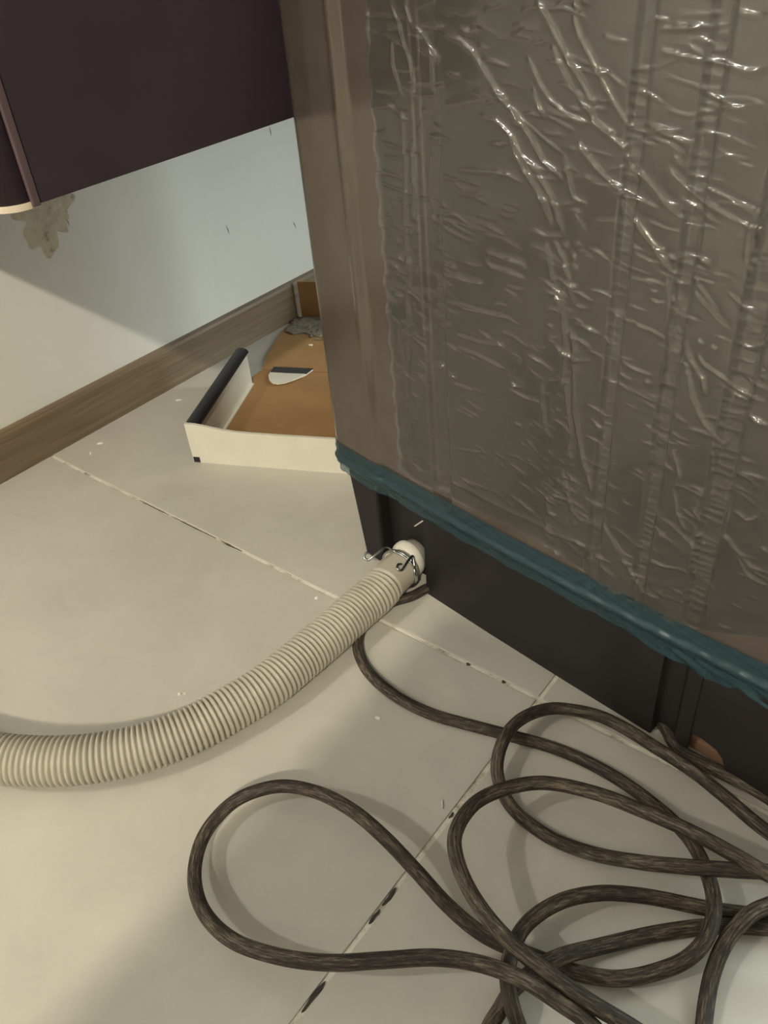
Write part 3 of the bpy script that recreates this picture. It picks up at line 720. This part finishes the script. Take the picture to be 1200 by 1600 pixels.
# scrap of clear film sticking out below the tape
mesh_pd('plastic_sliver', [(.0745, -.001, .0655), (.0850, -.0018, .0768), (.0858, -.0012, .0762), (.0752, -.0004, .0648), (.0745, -.0014, .0655), (.0850, -.0022, .0768)],
        [(0, 1, 2, 3), (0, 4, 5, 1)], M['chip'], WM)['label'] = 'tiny pale plastic sliver stuck on the dark base'

# ------------------------------------------------------------------ drain hose, clamp, power cord
hp = catmull(HOSE, .00046)
cuffL = .029
rad = []; s = 0.0
pitch = .0037
for i, p in enumerate(hp):
    if i: s += (hp[i] - hp[i-1]).length
    if s < cuffL: rad.append(.0150)
    else:
        q = ((s - cuffL)/pitch) % 1.0
        rad.append(.0134 + .0030*(max(0.0, math.sin(math.pi*min(1.0, q/.86))))**.33 if q < .86 else .0134)
ic = max(i for i in range(len(hp)) if i*.00046 < cuffL)
hose = tag(empty('drain_hose', hp[0]), 'ribbed beige drain hose running from the machine nozzle to the left', 'hose')
inv = Matrix.Translation(-hp[0])
o = tube('ribbed_tube', [p - hp[0] for p in hp[ic:]], rad[ic:], 28, M['hose'], hose)
cpath = catmull([p - hp[0] for p in hp[:ic+1:6]], .0012)
o = tube('cuff', cpath, [.0150 if k < 2 else .0156 for k in range(len(cpath))], 36, M['hose'], hose); o['label'] = 'smooth cuff end of the hose'

# spring clamp: two turns of wire round the cuff with two bent ears
i0 = int(.0060/.00046)
ct = (hp[i0+8] - hp[i0-8]).normalized(); c0 = hp[i0]
cu = Vector((0, 0, 1)); cu = (cu - ct*cu.dot(ct)).normalized(); cs = ct.cross(cu)
pts = []
for k in range(0, 61):
    a = math.radians(-45 + 12*k*(690/720)); rr = .0169
    pts.append(c0 + (cu*math.cos(a) + cs*math.sin(a))*rr + ct*(-.0016 + .0032*k/60))
EAR1 = [(.4395,.3800,.0385),(.4370,.3755,.0440),(.4364,.3696,.0440),(.4341,.3618,.0420),(.4319,.3586,.0400),(.4282,.3585,.0410),(.4277,.3618,.0430),(.4295,.3643,.0420)]
EAR2 = [(.4558,.3848,.0360),(.4567,.3795,.0378),(.4587,.3700,.0378),(.4593,.3642,.0378),(.4570,.3632,.0395),(.4550,.3670,.0400),(.4562,.3700,.0388)]
full = [Vector(p) for p in EAR1[::-1]] + pts + [Vector(p) for p in EAR2]
#CLAMP#
cp = catmull(full, .0009)
cl = tube('hose_clamp', [p - c0 for p in cp], .0010, 8, M['wire']); cl.location = c0
tag(cl, 'zinc wire spring clamp with two bent ears round the hose cuff', 'clamp')

cp = catmull(CORD, .0022)
cd = tube('power_cord', [p - cp[0] for p in cp], .0041, 14, M['cord']); cd.location = cp[0]
tag(cd, 'scuffed dark brown power cord lying in loose loops on the tiles', 'cord')

# ------------------------------------------------------------------ opened cardboard box (local frame: x along its front, y to the wall)
BX = tag(empty('cardboard_box', (.151, .4165, 0), math.radians(24.1)), 'opened flat cardboard box with white outside lying behind the machine', 'box')
T = .003
bm = bmesh.new()
bm_prism(bm, [(.0, .003), (.245, .003), (.245, .196), (.002, .196), (-.003, .178), (-.0095, .166)], .0, T); bm_obj('bottom_panel', bm, M['card'], BX)
bm = bmesh.new()
bm_prism(bm, [(.003, .1975), (.245, .1975), (.245, .347), (.045, .347), (-.001, .346), (-.009, .30), (-.006, .235)], .0, [T]*7); bm_obj('lid_panel', bm, M['card'], BX)
# front wall with a sagging top edge
bm = bmesh.new()
xs = [0, .01, .02, .03, .042, .055, .07, .10, .15, .2, .245]; hs = [.0465, .0462, .0448, .0430, .0412, .0402, .0397, .0396, .0398, .040, .040]
f0 = [bm.verts.new((x, 0, .0)) for x in xs]; f1 = [bm.verts.new((x, -.0008, h)) for x, h in zip(xs, hs)]
b0 = [bm.verts.new((x, T, .0)) for x in xs]; b1 = [bm.verts.new((x, T - .0008, h)) for x, h in zip(xs, hs)]
for i in range(len(xs) - 1):
    bm.faces.new((f0[i], f0[i+1], f1[i+1], f1[i])); bm.faces.new((b0[i+1], b0[i], b1[i], b1[i+1])); bm.faces.new((f1[i], f1[i+1], b1[i+1], b1[i])); bm.faces.new((f0[i+1], f0[i], b0[i], b0[i+1]))
bm.faces.new((f0[0], f1[0], b1[0], b0[0])); bm.faces.new((f0[-1], b0[-1], b1[-1], f1[-1]))
bm_obj('front_wall', bm, M['white'], BX)
box('corner_mark', .0006, .0075, -.0004, .0004, .0005, .0068, M['black'], BX)['label'] = 'black printed square at the lower corner'
# left end wall: double board, white inside, black printed fold along the top
bm = bmesh.new(); bm_box(bm, .0095, .0118, T + .0006, .163, T, .0415); bm_obj('end_wall', bm, M['white'], BX)
bm = bmesh.new(); bm_box(bm, .0, .0022, T + .0006, .1655, .0, .0415); bm_obj('outer_wall', bm, M['black'], BX)
bm = bmesh.new()
n = 9; pr = []
for k in range(n):
    a = math.pi*k/(n-1); pr.append((.0056 - .0082*math.cos(a), .0410 + .0055*math.sin(a)))
va = [bm.verts.new((x, T + .0008, z)) for x, z in pr]; vb = [bm.verts.new((x, .1650, z + .0006)) for x, z in pr]
bm.faces.new(va); bm.faces.new(vb[::-1])
for i in range(n):
    j = (i+1) % n; bm.faces.new((va[i], va[j], vb[j], vb[i]))
bm_obj('top_fold', bm, M['black'], BX, False)['label'] = 'black printed fold along the top of the end wall'
bm = bmesh.new(); bm_prism(bm, [(.0022, .1600), (.0095, .1600), (.0095, .1640), (.0022, .1640)], T, .0465); bm_obj('raw_edge', bm, M['card'], BX)
box('bottom_flange', .0118, .0150, T + .001, .160, T, T + .0012, M['white'], BX)
for nm in ('end_wall', 'outer_wall', 'top_fold', 'raw_edge', 'bottom_flange'): bpy.data.objects[nm].rotation_euler = (0, 0, .058)
# end flap standing up at the far end of the lid
bm = bmesh.new(); bm_box(bm, .004, .245, .3472, .3502, .0, .052); fl_ = bm_obj('end_flap', bm, M['card'], BX)
# half-round tab folded back over the crease
tabp = [(.0, .0), (-.0005, -.010), (.0015, -.022), (.0060, -.032), (.0125, -.0385), (.0190, -.040), (.0270, -.037), (.0370, -.027), (.0450, -.014), (.0500, .0)]
tx, ty = .0170, .1985
bm = bmesh.new(); bm_prism(bm, [(tx + x, ty + y) for x, y in tabp], [T + .0006 + .0012*(y < -.02) for x, y in tabp], [T + .0022 + .0012*(y < -.02) for x, y in tabp]); bm_obj('folded_tab', bm, M['white'], BX)['label'] = 'white half-round tab folded back'
bm = bmesh.new(); bm_prism(bm, [(tx + .0002, ty + .001), (tx + .0002, ty - .0115), (tx + .025, ty - .0125), (tx + .0455, ty - .0125), (tx + .0500, ty + .001)], T + .0018, T + .0031); bm_obj('tab_stripe', bm, M['black'], BX)['label'] = 'black stripe along the fold of the tab'

# grey cement crumbs heaped on the far end of the lid
def crumbs():
    rs = random.Random(5); bm = bmesh.new()
    for k in range(560):
        x = -.004 + .10*rs.random(); y = .274 + .070*rs.random()
        if y < .288 + .010*math.sin(x*90) + .05*rs.random()**3: continue
        r = rs.uniform(.0010, .0038)
        m = Matrix.Translation((x, y, T + r*.35)) @ Matrix.Rotation(rs.uniform(0, 3), 4, 'Z') @ Matrix.Diagonal((r, r*rs.uniform(.6, 1), r*.4, 1))
        ret = bmesh.ops.create_icosphere(bm, subdivisions=1, radius=1.0, matrix=m)
        for v in ret['verts']: v.co += Vector((rs.uniform(-1, 1), rs.uniform(-1, 1), rs.uniform(-.3, .6)))*r*.25
    sl = [(-.003, .300), (.010, .292), (.024, .297), (.040, .289), (.062, .293), (.085, .288), (.10, .30), (.105, .343), (.05, .346), (.004, .344)]
    bm_prism(bm, sl, T + .0001, [T + .0012 + .0008*rs.random() for _ in sl])
    o = bm_obj('cement_crumbs', bm, M['cement']); o.location = BX.location; o.rotation_euler = BX.rotation_euler
    tag(o, 'grey cement crumbs spread on the far end of the cardboard', 'rubble', None, 'stuff')
crumbs()

# white flakes of paint on the floor
def flake(x, y, l, w, rz, z, label):
    rs = random.Random(int(x*1e4)); poly = []
    for k in range(7):
        a = 2*math.pi*k/7; q = rs.uniform(.7, 1.1); poly.append((l/2*q*math.cos(a), w/2*q*math.sin(a)))
    bm = bmesh.new(); bm_prism(bm, poly, 0.0, [.0008 + .0006*rs.random() for _ in poly])
    o = bm_obj('paint_flake', bm, M['chip']); o.location = (x, y, z); o.rotation_euler = (0, 0, rz)
    tag(o, label, 'paint flake', 'white paint flakes')
flake(.0354, .4964, .0085, .0036, .9, 0, 'white paint flake between the skirting and the box end wall')
flake(.0325, .3865, .0075, .0026, 1.0, 0, 'white paint flake near the skirting at the tile joint')
flake(.0406, .3680, .0036, .0030, 0, 0, 'small white crumb on the tile just below the joint')
flake(.0820, .6754, .0068, .0040, .4, T, 'white paint flake lying on the brown cardboard')
flake(.5109, .2653, .0050, .0020, .3, 0, 'white paint flake inside the cord bend right of the hose')
flake(.3765, .2005, .0024, .0018, .3, 0, 'left one of two white specks just above the hose middle')
flake(.3798, .2030, .0022, .0016, .8, 0, 'right one of two white specks just above the hose middle')
flake(.3943, .3328, .0036, .0024, 1.2, 0, 'white speck on the tile above the hose near the clamp')
flake(.5849, .2356, .0065, .0010, -.9, 0, 'thin white splinter by the tile joint among the cord loops')
